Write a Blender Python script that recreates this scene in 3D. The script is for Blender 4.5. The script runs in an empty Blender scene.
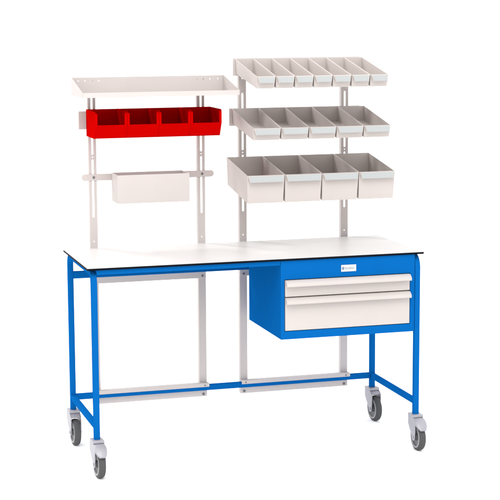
import bpy, bmesh, math
from mathutils import Vector, Matrix

S = bpy.context.scene
COL = S.collection

# ------------------------------------------------------------------ materials
def mat(name, col, rough=0.4, spec=0.5, metal=0.0, bump=0.0, bscale=400, vary=0.02, vscale=6.0, coat=0.0):
    m = bpy.data.materials.new(name); m.use_nodes = True
    nt = m.node_tree; b = nt.nodes['Principled BSDF']
    b.inputs['Roughness'].default_value = rough
    b.inputs['Specular IOR Level'].default_value = spec
    b.inputs['Metallic'].default_value = metal
    b.inputs['Coat Weight'].default_value = coat
    tc = nt.nodes.new('ShaderNodeTexCoord')
    n = nt.nodes.new('ShaderNodeTexNoise'); n.inputs['Scale'].default_value = vscale
    n.inputs['Detail'].default_value = 4
    nt.links.new(tc.outputs['Object'], n.inputs['Vector'])
    r = nt.nodes.new('ShaderNodeValToRGB')
    r.color_ramp.elements[0].position = 0.3; r.color_ramp.elements[1].position = 0.7
    r.color_ramp.elements[0].color = [c*(1-vary) for c in col]+[1]
    r.color_ramp.elements[1].color = [min(1, c*(1+vary)) for c in col]+[1]
    nt.links.new(n.outputs['Fac'], r.inputs['Fac'])
    nt.links.new(r.outputs['Color'], b.inputs['Base Color'])
    if bump:
        n2 = nt.nodes.new('ShaderNodeTexNoise'); n2.inputs['Scale'].default_value = bscale
        n2.inputs['Detail'].default_value = 2
        nt.links.new(tc.outputs['Object'], n2.inputs['Vector'])
        bp = nt.nodes.new('ShaderNodeBump'); bp.inputs['Strength'].default_value = bump
        bp.inputs['Distance'].default_value = 0.0005
        nt.links.new(n2.outputs['Fac'], bp.inputs['Height'])
        nt.links.new(bp.outputs['Normal'], b.inputs['Normal'])
    return m

M = {
 'floor':  mat('white floor', (0.97, 0.97, 0.97), 0.9, 0.05),
 'white':  mat('white powder coat', (0.465, 0.425, 0.410), 0.5, 0.2, bump=0.04),
 'binw':   mat('white bin plastic', (0.455, 0.412, 0.392), 0.5, 0.2),
 'drawer': mat('white drawer paint', (0.44, 0.402, 0.386), 0.5, 0.2, bump=0.04),
 'label':  mat('pale label card', (0.325, 0.338, 0.338), 0.4, 0.2),
 'blue':   mat('blue powder coat', (0.0022, 0.092, 0.315), 0.6, 0.0, bump=0.04),
 'red':    mat('red bin plastic', (0.405, 0.0006, 0.0004), 0.5, 0.0),
 'top':    mat('white laminate', (0.475, 0.462, 0.456), 0.42, 0.2),
 'plate':  mat('white name plate', (0.46, 0.475, 0.48), 0.4, 0.2),
 'core':   mat('black laminate core', (0.004, 0.006, 0.010), 0.6, 0.02),
 'tyre':   mat('grey rubber tyre', (0.066, 0.066, 0.067), 0.65, 0.15),
 'hub':    mat('grey wheel hub', (0.11, 0.11, 0.115), 0.45, 0.3),
 'rim':    mat('pale grey rim', (0.30, 0.29, 0.295), 0.4, 0.3),
 'zinc':   mat('zinc plated steel', (0.30, 0.292, 0.318), 0.4, 0.4, metal=0.15),
 'bolt':   mat('dull steel bolt', (0.12, 0.115, 0.125), 0.4, 0.4, metal=0.3),
 'mark':   mat('blue grey print', (0.08, 0.13, 0.22), 0.5),
 'print':  mat('grey print', (0.22, 0.22, 0.24), 0.5),
}

# ------------------------------------------------------------------ mesh helpers
def link(name, bm, m, parent=None, bevel=0.0, seg=2, smooth=True, loc=None):
    bmesh.ops.recalc_face_normals(bm, faces=bm.faces)
    me = bpy.data.meshes.new(name); bm.to_mesh(me); bm.free()
    for mm in (m if isinstance(m, (list, tuple)) else [m]): me.materials.append(mm)
    o = bpy.data.objects.new(name, me); COL.objects.link(o)
    if parent: o.parent = parent
    if loc: o.location = loc
    if bevel:
        md = o.modifiers.new('edge', 'BEVEL'); md.width = bevel; md.segments = seg
        md.limit_method = 'ANGLE'; md.angle_limit = math.radians(32); md.harden_normals = True
    if smooth:
        for p in me.polygons: p.use_smooth = True
        me.set_sharp_from_angle(angle=math.radians(32))
    return o

def tag(o, label, cat, group=None):
    o['label'] = label; o['category'] = cat
    if group: o['group'] = group
    return o

def empty(name, loc=(0, 0, 0), parent=None):
    o = bpy.data.objects.new(name, None); COL.objects.link(o); o.location = loc
    o.empty_display_size = 0.05
    if parent: o.parent = parent
    return o

def box(bm, x0, x1, y0, y1, z0, z1):
    v = [bm.verts.new(p) for p in ((x0,y0,z0),(x1,y0,z0),(x1,y1,z0),(x0,y1,z0),(x0,y0,z1),(x1,y0,z1),(x1,y1,z1),(x0,y1,z1))]
    for f in ((0,3,2,1),(4,5,6,7),(0,1,5,4),(1,2,6,5),(2,3,7,6),(3,0,4,7)): bm.faces.new([v[i] for i in f])
    return v

def prism(bm, pts, axis, a, b):
    """polygon of 2-D points extruded along an axis: axis 'x' uses (y,z), 'y' uses (x,z), 'z' uses (x,y)"""
    def P(p, t):
        return {'x': (t, p[0], p[1]), 'y': (p[0], t, p[1]), 'z': (p[0], p[1], t)}[axis]
    A = [bm.verts.new(P(p, a)) for p in pts]; B = [bm.verts.new(P(p, b)) for p in pts]
    bm.faces.new(A); bm.faces.new(list(reversed(B)))
    n = len(pts)
    for i in range(n): bm.faces.new((A[i], B[i], B[(i+1) % n], A[(i+1) % n]))

def holed_plate(bm, outer, holes, y0, y1):
    """flat plate in XZ with through holes, thickness y0..y1"""
    rings = [outer]+holes
    E, V = [], []
    for r in rings:
        vs = [bm.verts.new((p[0], y0, p[1])) for p in r]; V.append(vs)
        for i in range(len(vs)): E.append(bm.edges.new((vs[i], vs[(i+1) % len(vs)])))
    res = bmesh.ops.triangle_fill(bm, use_beauty=True, edges=E, normal=(0, -1, 0))
    faces = [g for g in res['geom'] if isinstance(g, bmesh.types.BMFace)]
    mp = {}
    for vs in V:
        for v in vs: mp[v] = bm.verts.new((v.co.x, y1, v.co.z))
    for f in faces: bm.faces.new([mp[v] for v in reversed(f.verts)])
    for vs in V:
        for i in range(len(vs)):
            a, b = vs[i], vs[(i+1) % len(vs)]
            bm.faces.new((a, b, mp[b], mp[a]))

def rect(x0, x1, z0, z1): return [(x0, z0), (x1, z0), (x1, z1), (x0, z1)]
def circ(cx, cz, r, n=14): return [(cx+r*math.cos(2*math.pi*i/n), cz+r*math.sin(2*math.pi*i/n)) for i in range(n)]
def slot(cx, w, z0, z1, n=8):
    r = w/2; out = []
    for i in range(n+1):
        a = math.pi+math.pi*i/n; out.append((cx+r*math.cos(a), z0+r+r*math.sin(a)))
    for i in range(n+1):
        a = math.pi*i/n; out.append((cx+r*math.cos(a), z1-r+r*math.sin(a)))
    return out
def arc(cx, cz, r, a0, a1, n=8):
    return [(cx+r*math.cos(math.radians(a0+(a1-a0)*i/n)), cz+r*math.sin(math.radians(a0+(a1-a0)*i/n))) for i in range(n+1)]

def cyl(bm, c, axis, r, h, n=24):
    """solid disc: centre of its base c, along +axis by h"""
    ax = Vector(axis).normalized(); u = ax.orthogonal().normalized(); w = ax.cross(u); c = Vector(c)
    A = [bm.verts.new(c+u*r*math.cos(2*math.pi*i/n)+w*r*math.sin(2*math.pi*i/n)) for i in range(n)]
    B = [bm.verts.new(v.co+ax*h) for v in A]
    bm.faces.new(A); bm.faces.new(list(reversed(B)))
    for i in range(n): bm.faces.new((A[i], B[i], B[(i+1) % n], A[(i+1) % n]))

def lathe_x(bm, c, prof, n=48):
    """closed profile [(x, r)] turned about the x axis through c"""
    k = len(prof)
    R = [[bm.verts.new((c[0]+x, c[1]+r*math.cos(2*math.pi*i/n), c[2]+r*math.sin(2*math.pi*i/n))) for (x, r) in prof] for i in range(n)]
    for i in range(n):
        for j in range(k):
            bm.faces.new((R[i][j], R[(i+1) % n][j], R[(i+1) % n][(j+1) % k], R[i][(j+1) % k]))

def sweep_yz(bm, path, x, s, c=0.004):
    """square tube (side s, small chamfered corners) along a path of (y,z) points at x"""
    h = s/2
    prof = [(-h+c, -h), (h-c, -h), (h-c*.3, -h+c*.3), (h, -h+c), (h, h-c), (h-c*.3, h-c*.3), (h-c, h), (-h+c, h), (-h+c*.3, h-c*.3), (-h, h-c), (-h, -h+c), (-h+c*.3, -h+c*.3)]
    P = [Vector((0, y, z)) for y, z in path]; rings = []
    for i, p in enumerate(P):
        t = (P[min(i+1, len(P)-1)]-P[max(i-1, 0)]).normalized()
        n = Vector((1, 0, 0)).cross(t)
        rings.append([bm.verts.new(Vector((x+a, 0, 0))+p+n*b) for a, b in prof])
    k = len(prof)
    for i in range(len(rings)-1):
        for j in range(k): bm.faces.new((rings[i][j], rings[i][(j+1) % k], rings[i+1][(j+1) % k], rings[i+1][j]))
    bm.faces.new(rings[0]); bm.faces.new(list(reversed(rings[-1])))

# ------------------------------------------------------------------ setting
FZ = 0.0125
bm = bmesh.new()
v = [bm.verts.new(p) for p in ((-400, -400, FZ), (400, -400, FZ), (400, 400, FZ), (-400, 400, FZ))]; bm.faces.new(v)
fl = link('floor', bm, M['floor'], smooth=False); fl['kind'] = 'structure'

# ------------------------------------------------------------------ work bench
W, D, TUBE = 1.5, 0.567, 0.026
H = TUBE/2
ZL, ZT, TT = 0.178, 0.936, 0.009
bench = tag(empty('work_bench', (W/2, D/2, FZ)), 'blue steel workbench on four casters with a long white tabletop edged in black', 'workbench')
def part(name, bm, m, parent, **k):
    o = link(name, bm, m, None, **k)
    o.parent = parent
    # geometry is written in world coordinates: undo the parents' offset
    off = Vector((0, 0, 0)); p = parent
    while p: off += p.location; p = p.parent
    o.location = -off
    return o

# tabletop: black core with white faces
bm = bmesh.new()
X0, X1, Y0, Y1 = -0.0306, 1.5265, -0.0175, 0.568
box(bm, X0, X1, Y0, Y1, ZT-TT, ZT)
bm.faces.ensure_lookup_table()
for f in bm.faces: f.material_index = 1 if f.calc_center_median().z > ZT-1e-4 else 0
part('tabletop', bm, [M['core'], M['top']], bench, bevel=0.0008, seg=1, smooth=False)

for x in (0.0, W):
    zt = ZT-TT-H-0.0005; R = 0.05
    path = [(0, ZL)]
    path += [(R-R*math.cos(a), zt-R+R*math.sin(a)) for a in [math.pi/2*i/10 for i in range(11)]]
    path += [(D-R+R*math.sin(a), zt-R+R*math.cos(a)) for a in [math.pi/2*i/10 for i in range(11)]]
    path += [(D, ZL)]
    bm = bmesh.new(); sweep_yz(bm, path, x, TUBE)
    z0 = 0.2225; zc = z0+H
    sweep_yz(bm, [(H-0.001, zc), (D-H+0.001, zc)], x, TUBE-0.001)
    part('side_frame', bm, M['blue'], bench)
for (z0, z1) in ((0.2225, 0.2495), (0.800, 0.833)):
    bm = bmesh.new(); box(bm, H-0.001, W-H+0.001, D-H+0.0004, D+H-0.0004, z0, z1)
    part('rear_rail', bm, M['blue'], bench, bevel=0.003, seg=3)

bm = bmesh.new(); box(bm, H-0.001, 0.8430, -0.008, 0.008, 0.906, ZT-TT-0.0006)
part('front_rail', bm, M['blue'], bench, bevel=0.0015)

def caster(x, y, brake, turn):
    # the fork mesh is the caster itself; wheel pieces hang under it
    ty, az, r = -0.034, 0.0625+FZ, 0.0625
    fork = bmesh.new()
    # housing block under the leg, then the two fork cheeks
    prism(fork, [(0.0285, ZL-0.0005), (-0.0295, ZL-0.0005), (-0.0315, ZL-0.003), (-0.0315, ZL-0.012), (-0.0295, ZL-0.0145), (0.0285, ZL-0.0145), (0.0300, ZL-0.012), (0.0300, ZL-0.003)], 'x', -0.0258, 0.0258)
    prism(fork, [(0.027, ZL-0.0150), (-0.030, ZL-0.0150), (-0.044, 0.156), (-0.050, 0.149), (-0.045, 0.1440), (0.010, 0.1440), (0.026, 0.148)], 'x', -0.0213, 0.0213)
    for s in (-1, 1):
        pl = [(0.0290, ZL-0.0140), (-0.034, ZL-0.0140), (-0.053, 0.150), (-0.055, 0.130), (-0.0515, 0.081)]
        pl += [(ty+0.0165*math.cos(a), az+0.0165*math.sin(a)) for a in [math.radians(d) for d in range(180, 361, 20)]]
        pl += [(-0.006, 0.091), (0.012, 0.108), (0.0290, 0.130)]
        prism(fork, pl, 'x', s*0.0235-0.002, s*0.0235+0.002)
        cyl(fork, (s*0.0166, ty, az), (s, 0, 0), 0.0095, 0.0055, 20)
        cyl(fork, (s*0.0255, ty, az), (s, 0, 0), 0.0075, 0.0035, 6)
    f = link('caster', fork, M['zinc'], bench, bevel=0.0018, seg=2)
    f.location = Vector((x, y, 0))-bench.location
    f.rotation_euler.z = math.radians(turn)
    tb = bmesh.new()
    w = 0.0155
    prof = [(-w, 0.047), (-w, 0.0545), (-w+0.0015, 0.058), (-w+0.005, 0.0612), (-w+0.010, r), (w-0.010, r), (w-0.005, 0.0612), (w-0.0015, 0.058), (w, 0.0545), (w, 0.047)]
    lathe_x(tb, (0, ty, az), prof)
    link('tyre', tb, M['tyre'], f)
    hb = bmesh.new()
    lathe_x(hb, (0, ty, az), [(-0.010, 0.008), (-0.010, 0.043), (0.010, 0.043), (0.010, 0.008)])
    lathe_x(hb, (0, ty, az), [(-0.0165, 0.0055), (-0.0165, 0.016), (0.0165, 0.016), (0.0165, 0.0055)])
    link('wheel_hub', hb, M['hub'], f)
    rb = bmesh.new()
    lathe_x(rb, (0, ty, az), [(-w-0.0012, 0.0435), (-w-0.0012, 0.0495), (-w+0.001, 0.0505), (w-0.001, 0.0505), (w+0.0012, 0.0495), (w+0.0012, 0.0435)])
    link('wheel_rim', rb, M['rim'], f)
    if brake:
        pb = bmesh.new()
        # tongue with a rounded toe: upper and lower faces follow a falling curve
        top = [(-0.033, 0.1640), (-0.046, 0.1625), (-0.060, 0.1560), (-0.074, 0.1460), (-0.087, 0.1340), (-0.097, 0.1215)]
        wid = [0.0255, 0.0262, 0.0265, 0.0255, 0.0215, 0.0130]
        thk = [0.019, 0.019, 0.018, 0.016, 0.012, 0.007]
        rows_ = []
        for (py, pz), hw_, th in zip(top, wid, thk):
            rows_.append([pb.verts.new(q) for q in ((-hw_, py, pz-0.003), (-hw_*0.75, py, pz), (hw_*0.75, py, pz), (hw_, py, pz-0.003), (hw_, py+th*0.35, pz-th), (-hw_, py+th*0.35, pz-th))])
        for i in range(len(rows_)-1):
            for j in range(6): pb.faces.new((rows_[i][j], rows_[i][(j+1) % 6], rows_[i+1][(j+1) % 6], rows_[i+1][j]))
        pb.faces.new(rows_[0]); pb.faces.new(list(reversed(rows_[-1])))
        link('brake_pedal', pb, M['zinc'], f, bevel=0.0025, seg=3)
    return f
for x in (0, W):
    for y in (0, D): caster(x, y, y == 0, {(0, 0): 4, (0, D): 3, (W, 0): 1, (W, D): 4}[(x, y)])

# ------------------------------------------------------------------ drawer cabinet
cab = tag(empty('drawer_cabinet', (1.16, 0.24, 0.568)), 'blue steel cabinet with two white drawers hung under the right end of the tabletop', 'drawer cabinet')
CX0, CX1, CF, CB, CZ0, CZ1 = 0.8436, 1.4852, -0.010, 0.492, 0.5685, 0.9262
bm = bmesh.new()
o8 = [(CX0,CF,CZ0),(CX1,CF,CZ0),(CX1,CF,CZ1),(CX0,CF,CZ1),(CX0,CB,CZ0),(CX1,CB,CZ0),(CX1,CB,CZ1),(CX0,CB,CZ1)]
rx0, rx1, rz0, rz1, ry = 0.8605, 1.4635, 0.6055, 0.8405, 0.03
i8 = [(rx0,CF,rz0),(rx1,CF,rz0),(rx1,CF,rz1),(rx0,CF,rz1),(rx0,ry,rz0),(rx1,ry,rz0),(rx1,ry,rz1),(rx0,ry,rz1)]
a = [bm.verts.new(p) for p in o8]; b = [bm.verts.new(p) for p in i8]
for f in ((4,5,6,7),(0,1,5,4),(1,2,6,5),(2,3,7,6),(3,0,4,7)): bm.faces.new([a[i] for i in f])
for i in range(4):
    j = (i+1) % 4
    bm.faces.new((a[i], a[j], b[j], b[i])); bm.faces.new((b[i], b[j], b[j+4], b[i+4]))
bm.faces.new([b[i] for i in (4,5,6,7)])
part('cabinet_body', bm, M['blue'], cab, bevel=0.0015)
def drawer(z0, z1):
    x0, x1 = 0.8635, 1.4605
    bm = bmesh.new(); box(bm, x0, x1, -0.0125, 0.022, z0, z1)
    d = part('drawer', bm, M['drawer'], cab, bevel=0.0012)
    bm = bmesh.new()
    # rolled grip along the top edge: top slope, nose, return lip
    prof = [(-0.0128, z1-0.0005), (-0.020, z1-0.002), (-0.0335, z1-0.013), (-0.0365, z1-0.018), (-0.0365, z1-0.026), (-0.034, z1-0.0285), (-0.0325, z1-0.0265), (-0.0325, z1-0.0195), (-0.0128, z1-0.006)]
    prism(bm, prof, 'x', x0+0.0005, x1+0.001)
    part('handle', bm, M['drawer'], d, bevel=0.0008)
drawer(0.7625, 0.8375); drawer(0.6085, 0.7580)
bm = bmesh.new(); box(bm, 1.128, 1.2, -0.0125, CF-0.0002, 0.8635, 0.8945)
lp = part('label_plate', bm, M['plate'], cab, bevel=0.0008)
lp['label'] = 'small white name plate with faint blue grey print'
bm = bmesh.new()
box(bm, 1.133, 1.140, -0.0130, -0.0126, 0.8725, 0.8855)
part('print_mark', bm, M['mark'], lp, smooth=False)
bm = bmesh.new()
xx = 1.1425
for w, h in ((.0055,.010),(.0045,.007),(.005,.007),(.0045,.007),(.004,.009),(.005,.007),(.005,.007)):
    box(bm, xx, xx+.0012, -0.0130, -0.0126, 0.8745, 0.8745+h)
    box(bm, xx+.0012, xx+w, -0.0130, -0.0126, 0.8745+h-.0014, 0.8745+h)
    box(bm, xx+w-.0013, xx+w, -0.0130, -0.0126, 0.8745, 0.8745+h-.0014)
    xx += w+.0022
part('print_strokes', bm, M['print'], lp, smooth=False)

# ------------------------------------------------------------------ upright stands
YF = 0.584
def stand(cs, label, plates, bars, top):
    cx = sum(cs)/2
    st = tag(empty('upright_stand', (cx, YF, 0.188)), label, 'upright stand', 'white stands of slotted uprights behind the bench')
    hw = 0.018
    for c in cs:
        bm = bmesh.new()
        holes = [slot(c, 0.0095, 1.0785, 1.3500), slot(c, 0.0095, 1.3720, 1.6430), circ(c, 1.361, 0.003, 10), circ(c, 1.712, 0.004, 10), circ(c, 0.966, 0.0032, 10)]
        holed_plate(bm, rect(c-hw, c+hw, 0.188, top), holes, YF, YF+0.002)
        for s in (-1, 1):
            xa = c+s*hw; xb = xa-s*0.002
            box(bm, min(xa, xb), max(xa, xb), YF+0.002, YF+0.026, 0.188, top)
        part('upright', bm, M['white'], st)
    x0, x1 = cs[0]-hw, cs[1]+hw
    for z0, z1 in ((0.7665, 0.7985), (0.188, 0.2205)):
        bm = bmesh.new(); box(bm, x0, x1, 0.5808, YF-0.0003, z0, z1)
        part('crossbar', bm, M['white'], st, bevel=0.0008)
    # angle clamp gripping the bench rail
    bm = bmesh.new()
    yf = D-H
    prism(bm, [(YF-0.0006, 0.2502), (yf-0.0005, 0.2502), (yf-0.0005, 0.2405), (yf-0.0030, 0.2405), (yf-0.0030, 0.2580), (YF-0.0006, 0.2580)], 'x', x0-0.002, x1+0.004)
    part('clamp_bar', bm, M['white'], st, bevel=0.001)
    for c in cs:
        for z, y, r in ((0.777, 0.5808, 0.0052), (0.1995, 0.5808, 0.0062), (0.2485, yf-0.0030, 0.0032)):
            bm = bmesh.new(); cyl(bm, (c, y+0.0002, z), (0, -1, 0), r, 0.004, 12)
            part('bolt', bm, M['bolt'], st, bevel=0.0008)
    for z0, z1, a, b in plates:
        bm = bmesh.new(); box(bm, a, b, 0.5782, YF-0.0006, z0, z1)
        part('mounting_plate', bm, M['white'], st, bevel=0.0012)
    for z0, z1, a, b in bars:
        r = (z1-z0)/2; zc = (z0+z1)/2
        bm = bmesh.new()
        out = [(a+r-r*math.sin(t), zc-r*math.cos(t)) for t in [math.pi*(1-i/10) for i in range(11)]]
        out += [(b-r+r*math.sin(t), zc-r*math.cos(t)) for t in [math.pi*i/10 for i in range(11)]]
        prism(bm, out, 'y', 0.5794, YF-0.0006)
        part('hanging_bar', bm, M['white'], st, bevel=0.0008)
        for c in cs:
            bm = bmesh.new(); cyl(bm, (c+0.003, 0.5796, zc), (0, -1, 0), 0.0055, 0.004, 12)
            part('bolt', bm, M['bolt'], st, bevel=0.0008)
    return st
stand((0.1185, 0.6385), 'white slotted stand carrying the tray shelf, red bins and plain white box', [(1.491, 1.574, 0.0557, 0.700)], [(1.2515, 1.2825, 0.0647, 0.6990)], 1.715)
stand((0.8435, 1.3575), 'white slotted stand carrying three tiers of white bins behind the drawer cabinet', [(1.725, 1.807, 0.796, 1.43), (1.489, 1.5715, 0.7765, 1.43), (1.215, 1.30, 0.79, 1.43)], [], 1.79)

# ------------------------------------------------------------------ tray shelf
sx0, sx1, syb, syf, sz0, sz1, szl = 0.0245, 0.7500, 0.5805, 0.305, 1.650, 1.7290, 1.672
shelf = tag(empty('tray_shelf', ((sx0+sx1)/2, syb, sz0)), 'white open tray shelf with sloped ends and drilled back, above the red bins', 'shelf')
t = 0.002
bm = bmesh.new()
holes = [circ(x, 1.7130, 0.0030, 12) for x in (0.058, 0.090, 0.122, 0.154, 0.6205, 0.652, 0.684, 0.722)]
holed_plate(bm, rect(sx0, sx1, sz0, sz1), holes, syb, syb+t)
part('back_panel', bm, M['white'], shelf)
bm = bmesh.new(); box(bm, sx0+t, sx1-t, syf+t, syb-0.0003, sz0+0.0003, sz0+t)
part('shelf_board', bm, M['white'], shelf)
bm = bmesh.new(); box(bm, sx0+t, sx1-t, syf, syf+t-0.0003, sz0, szl)
part('front_lip', bm, M['white'], shelf, bevel=0.0006)
for x in (sx0, sx1-t):
    bm = bmesh.new()
    prism(bm, [(syf-0.0003, sz0-0.0004), (syb-0.0003, sz0-0.0004), (syb-0.0003, sz1+0.0003), (syb-0.012, sz1+0.0003), (syf-0.0003, szl+0.0004)], 'x', x, x+t-0.0003)
    part('end_panel', bm, M['white'], shelf, bevel=0.0005, seg=1)

# ------------------------------------------------------------------ white box on the bar
bx0, bx1, by0, by1, bz0, bz1 = 0.205, 0.5445, 0.4402, 0.5786, 1.1555, 1.2865
def open_box(bm, b, tp, wall):
    """open container: b = four bottom corners, tp = four top corners (front-left, front-right, back-right, back-left)"""
    ob = [bm.verts.new(p) for p in b]; ot = [bm.verts.new(p) for p in tp]
    def inset(q, dz):
        c = sum((Vector(p) for p in q), Vector())/4
        return [Vector((p[0]+wall*(1 if p[0] < c.x else -1), p[1]+wall*(1 if p[1] < c.y else -1), p[2]+dz)) for p in q]
    ib = [bm.verts.new(p) for p in inset(b, wall)]; it = [bm.verts.new(p) for p in inset(tp, 0)]
    bm.faces.new(list(reversed(ob))); bm.faces.new(ib)
    for i in range(4):
        j = (i+1) % 4
        bm.faces.new((ob[i], ob[j], ot[j], ot[i])); bm.faces.new((ot[i], ot[j], it[j], it[i])); bm.faces.new((it[i], it[j], ib[j], ib[i]))
bm = bmesh.new()
open_box(bm, [(bx0,by0,bz0),(bx1,by0,bz0),(bx1,by1,bz0),(bx0,by1,bz0)], [(bx0,by0,bz1),(bx1,by0,bz1),(bx1,by1,bz1),(bx0,by1,bz1)], 0.003)
pb = link('hanging_box', bm, M['white'], bevel=0.0012)
tag(pb, 'plain white rectangular open box hung on the bar below the red bins', 'box')

# ------------------------------------------------------------------ red bins
def red_bin_mesh(w):
    bm = bmesh.new(); hw = w/2-0.0003; t = 0.0032
    zb, zt, zl = 0.0, 0.1235, 0.063
    yb, yf, yl = 0.0, -0.186, -0.214           # back, front of the base, lip
    side = [(yb, zb), (yf+0.014, zb)] + arc(yf+0.014, zb+0.014, 0.014, -95, -165, 6) + [(yl, zl)]
    side += arc(yl+0.012, zt-0.012, 0.012, 180, 90, 6) + [(yb, zt)]
    for s in (-1, 1):
        a, b = s*hw, s*(hw-t)
        prism(bm, side, 'x', min(a, b), max(a, b))
        # folded front edge
        e0, e1 = s*(hw-t+0.0002), s*(hw-0.011)
        box(bm, min(e0, e1), max(e0, e1), yl+0.0004, yl+0.004, zl-0.002, zt-0.008)
    i = hw-t+0.0004
    box(bm, -i, i, yb-t, yb-0.0004, zb+0.0005, zt-0.0006)
    box(bm, -i, i, yf+0.014, yb-t-0.0002, zb+0.0007, zb+t)
    front = [(yf+0.0135, zb+0.0004)] + arc(yf+0.014, zb+0.0141, 0.0138, -95, -165, 6) + [(yl+0.0003, zl)] + [(yl+0.0045, zl)] + [(yf+0.0135, zb+0.007)]
    prism(bm, front, 'x', -i, i)
    return bm
RW = 0.1475
words = ['leftmost', 'second from left', 'third from left', 'rightmost']
base = link('red_bin', red_bin_mesh(RW), M['red'], bevel=0.0009)
hb = bmesh.new(); box(hb, -0.03, 0.03, -0.0003+0.0006, 0.0012, 0.09, 0.12)
link('hanging_lug', hb, M['red'], base)
def copy_tree(o, parent=None):
    c = o.copy(); COL.objects.link(c)
    if parent: c.parent = parent
    for ch in list(o.children): copy_tree(ch, c)
    return c
for i in range(4):
    o = base if i == 0 else copy_tree(base)
    o.location = (0.0900+RW*(i+0.5), 0.5766, 1.4600)
    tag(o, ['glossy red open-front bin at the left end of the red row', 'red open-front bin second from the left in the red row', 'red open-front bin third from the left in the red row', 'red open-front bin at the right end of the red row'][i], 'bin', 'red bins in a row under the tray shelf')

# ------------------------------------------------------------------ white bins
def white_bin(w, hb, hf_, drop, depth, lipz, lipout):
    """hb / hf_: height at the back and the front; drop: how far the floor falls towards the front"""
    g = 0.0006; hw = w/2-g; tp = 0.004
    bm = bmesh.new()
    bot = [(-hw+tp, -depth+0.014, -drop), (hw-tp, -depth+0.014, -drop), (hw-tp, -0.001, 0), (-hw+tp, -0.001, 0)]
    top = [(-hw, -depth, -drop+hf_), (hw, -depth, -drop+hf_), (hw, 0, hb), (-hw, 0, hb)]
    open_box(bm, bot, top, 0.0028)
    o = link('storage_bin', bm, M['binw'], bevel=0.0018, seg=3)
    # pull lip: a flap hanging forward from the front rim
    zt = -drop+hf_-0.0008; c = 0.004
    bm = bmesh.new()
    def ring(y, z, s): return [(-hw+s, y, z), (hw-s, y, z)]
    P = [ring(-depth+0.001, zt, c), ring(-depth-lipout*0.35, zt-0.001, c), ring(-depth-lipout, zt-lipz, c+0.006), ring(-depth-lipout+0.0025, zt-lipz-0.0003, c+0.006), ring(-depth+0.001, zt-0.009, c)]
    V = [[bm.verts.new(p) for p in r] for r in P]
    n = len(V)
    for i in range(n): bm.faces.new((V[i][0], V[i][1], V[(i+1) % n][1], V[(i+1) % n][0]))
    bm.faces.new([r[0] for r in V]); bm.faces.new([r[1] for r in reversed(V)])
    link('pull_lip', bm, M['binw'], o, bevel=0.0008)
    # label card lying on the lip's face
    A = Vector((0, -depth-lipout*0.35, zt-0.001)); B = Vector((0, -depth-lipout, zt-lipz)); d = B-A
    nrm = Vector((0, d.z, -d.y)).normalized()
    if nrm.y > 0: nrm = -nrm
    bm = bmesh.new(); q = []
    for off in (0.0003, 0.0015):
        for f, s in ((0.06, c+0.003), (0.95, c+0.0085)):
            p = A+d*f+nrm*off
            q.append([bm.verts.new((-hw+s, p.y, p.z)), bm.verts.new((hw-s, p.y, p.z))])
    (a0, b0, a1, b1) = q
    for f in ((a0[0],a0[1],b0[1],b0[0]), (a1[0],b1[0],b1[1],a1[1]), (a0[0],b0[0],b1[0],a1[0]), (a0[1],a1[1],b1[1],b0[1]), (a0[0],a1[0],a1[1],a0[1]), (b0[0],b0[1],b1[1],b1[0])): bm.faces.new(f)
    link('label_card', bm, M['label'], o, smooth=False)
    return o
def ordinal(i, n):
    return ['first', 'second', 'third', 'fourth', 'fifth', 'sixth', 'seventh'][i]
rows = [
 (7, 0.8060, 0.09110, 1.7335, 0.0705, 0.0555, 0.054, 0.352, 0.030, 0.014, 'narrow shallow white bin', 'top row of seven', 'narrow white bins on the top tier'),
 (5, 0.7882, 0.13345, 1.4985, 0.0715, 0.0555, 0.053, 0.354, 0.030, 0.014, 'wide shallow white bin', 'middle row of five', 'wide shallow white bins on the middle tier'),
 (4, 0.7605, 0.18000, 1.2100, 0.1315, 0.1290, 0.053, 0.348, 0.031, 0.016, 'deep white bin', 'bottom row of four', 'deep white bins on the bottom tier'),
]
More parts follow.
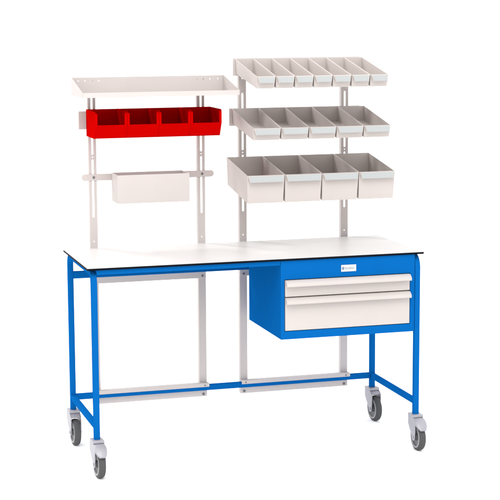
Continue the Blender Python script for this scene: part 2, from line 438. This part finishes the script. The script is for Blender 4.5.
for n, x0, w, z, hb, hf, drop, dep, lz, lo, kind, row, grp in rows:
    base = white_bin(w, hb, hf, drop, dep, lz, lo)
    for i in range(n):
        o = base if i == 0 else copy_tree(base)
        o.location = (x0+w*(i+0.5), 0.5778, z)
        if i == 0: lab = f'{kind} at the left end of the {row}'
        elif i == n-1: lab = f'{kind} at the right end of the {row}'
        elif 2*i == n-1: lab = f'{kind} in the very middle of the {row}'
        elif i < n/2: lab = f'{kind}, {ordinal(i, n)} from the left in the {row}'
        else: lab = f'{kind}, {ordinal(n-1-i, n)} from the right in the {row}'
        tag(o, lab, 'bin', grp)

# ------------------------------------------------------------------ camera
cam = bpy.data.cameras.new('camera'); co = bpy.data.objects.new('camera', cam); COL.objects.link(co)
R_ = Vector((0.95845407, -0.28520356, -0.00497308)); U_ = Vector((0.0469419, 0.14050825, 0.98896607)); F_ = Vector((0.28135789, 0.948112, -0.1480587))
mw = Matrix((R_, U_, -F_)).transposed().to_4x4(); mw.translation = Vector((-1.32062282, -6.82172579, 2.04669691))
co.matrix_world = mw
cam.sensor_width = 36; cam.lens = 36*1625.28/500; cam.clip_end = 2000; cam.clip_start = 0.1
S.camera = co

# ------------------------------------------------------------------ light: a white studio
AMBIENT = 1.6
w = bpy.data.worlds.new('World'); S.world = w; w.use_nodes = True
nt = w.node_tree; bg = nt.nodes['Background']
bg.inputs['Color'].default_value = (1, 1, 1, 1)
bg.inputs['Strength'].default_value = AMBIENT

def area(name, loc, target, size, energy, col=(1, 1, 1)):
    l = bpy.data.lights.new(name, 'AREA'); l.shape = 'DISK'; l.size = size; l.energy = energy; l.color = col
    o = bpy.data.objects.new(name, l); COL.objects.link(o); o.location = loc
    o.rotation_euler = (Vector(target)-Vector(loc)).to_track_quat('-Z', 'Y').to_euler()
area('key_lamp', (-2.7, 4.9, 6.2), (0.8, 0.3, 1.0), 1.3, 215, (1.0, 0.99, 0.975))
area('front_lamp', (-0.4, -3.8, 6.6), (0.75, 0.2, 0.9), 4.5, 320, (1.0, 0.995, 0.99))

vs = S.view_settings; vs.view_transform = 'Standard'; vs.look = 'None'; vs.exposure = 0; vs.gamma = 1; vs.use_curve_mapping = False
S.cycles.max_bounces = 8
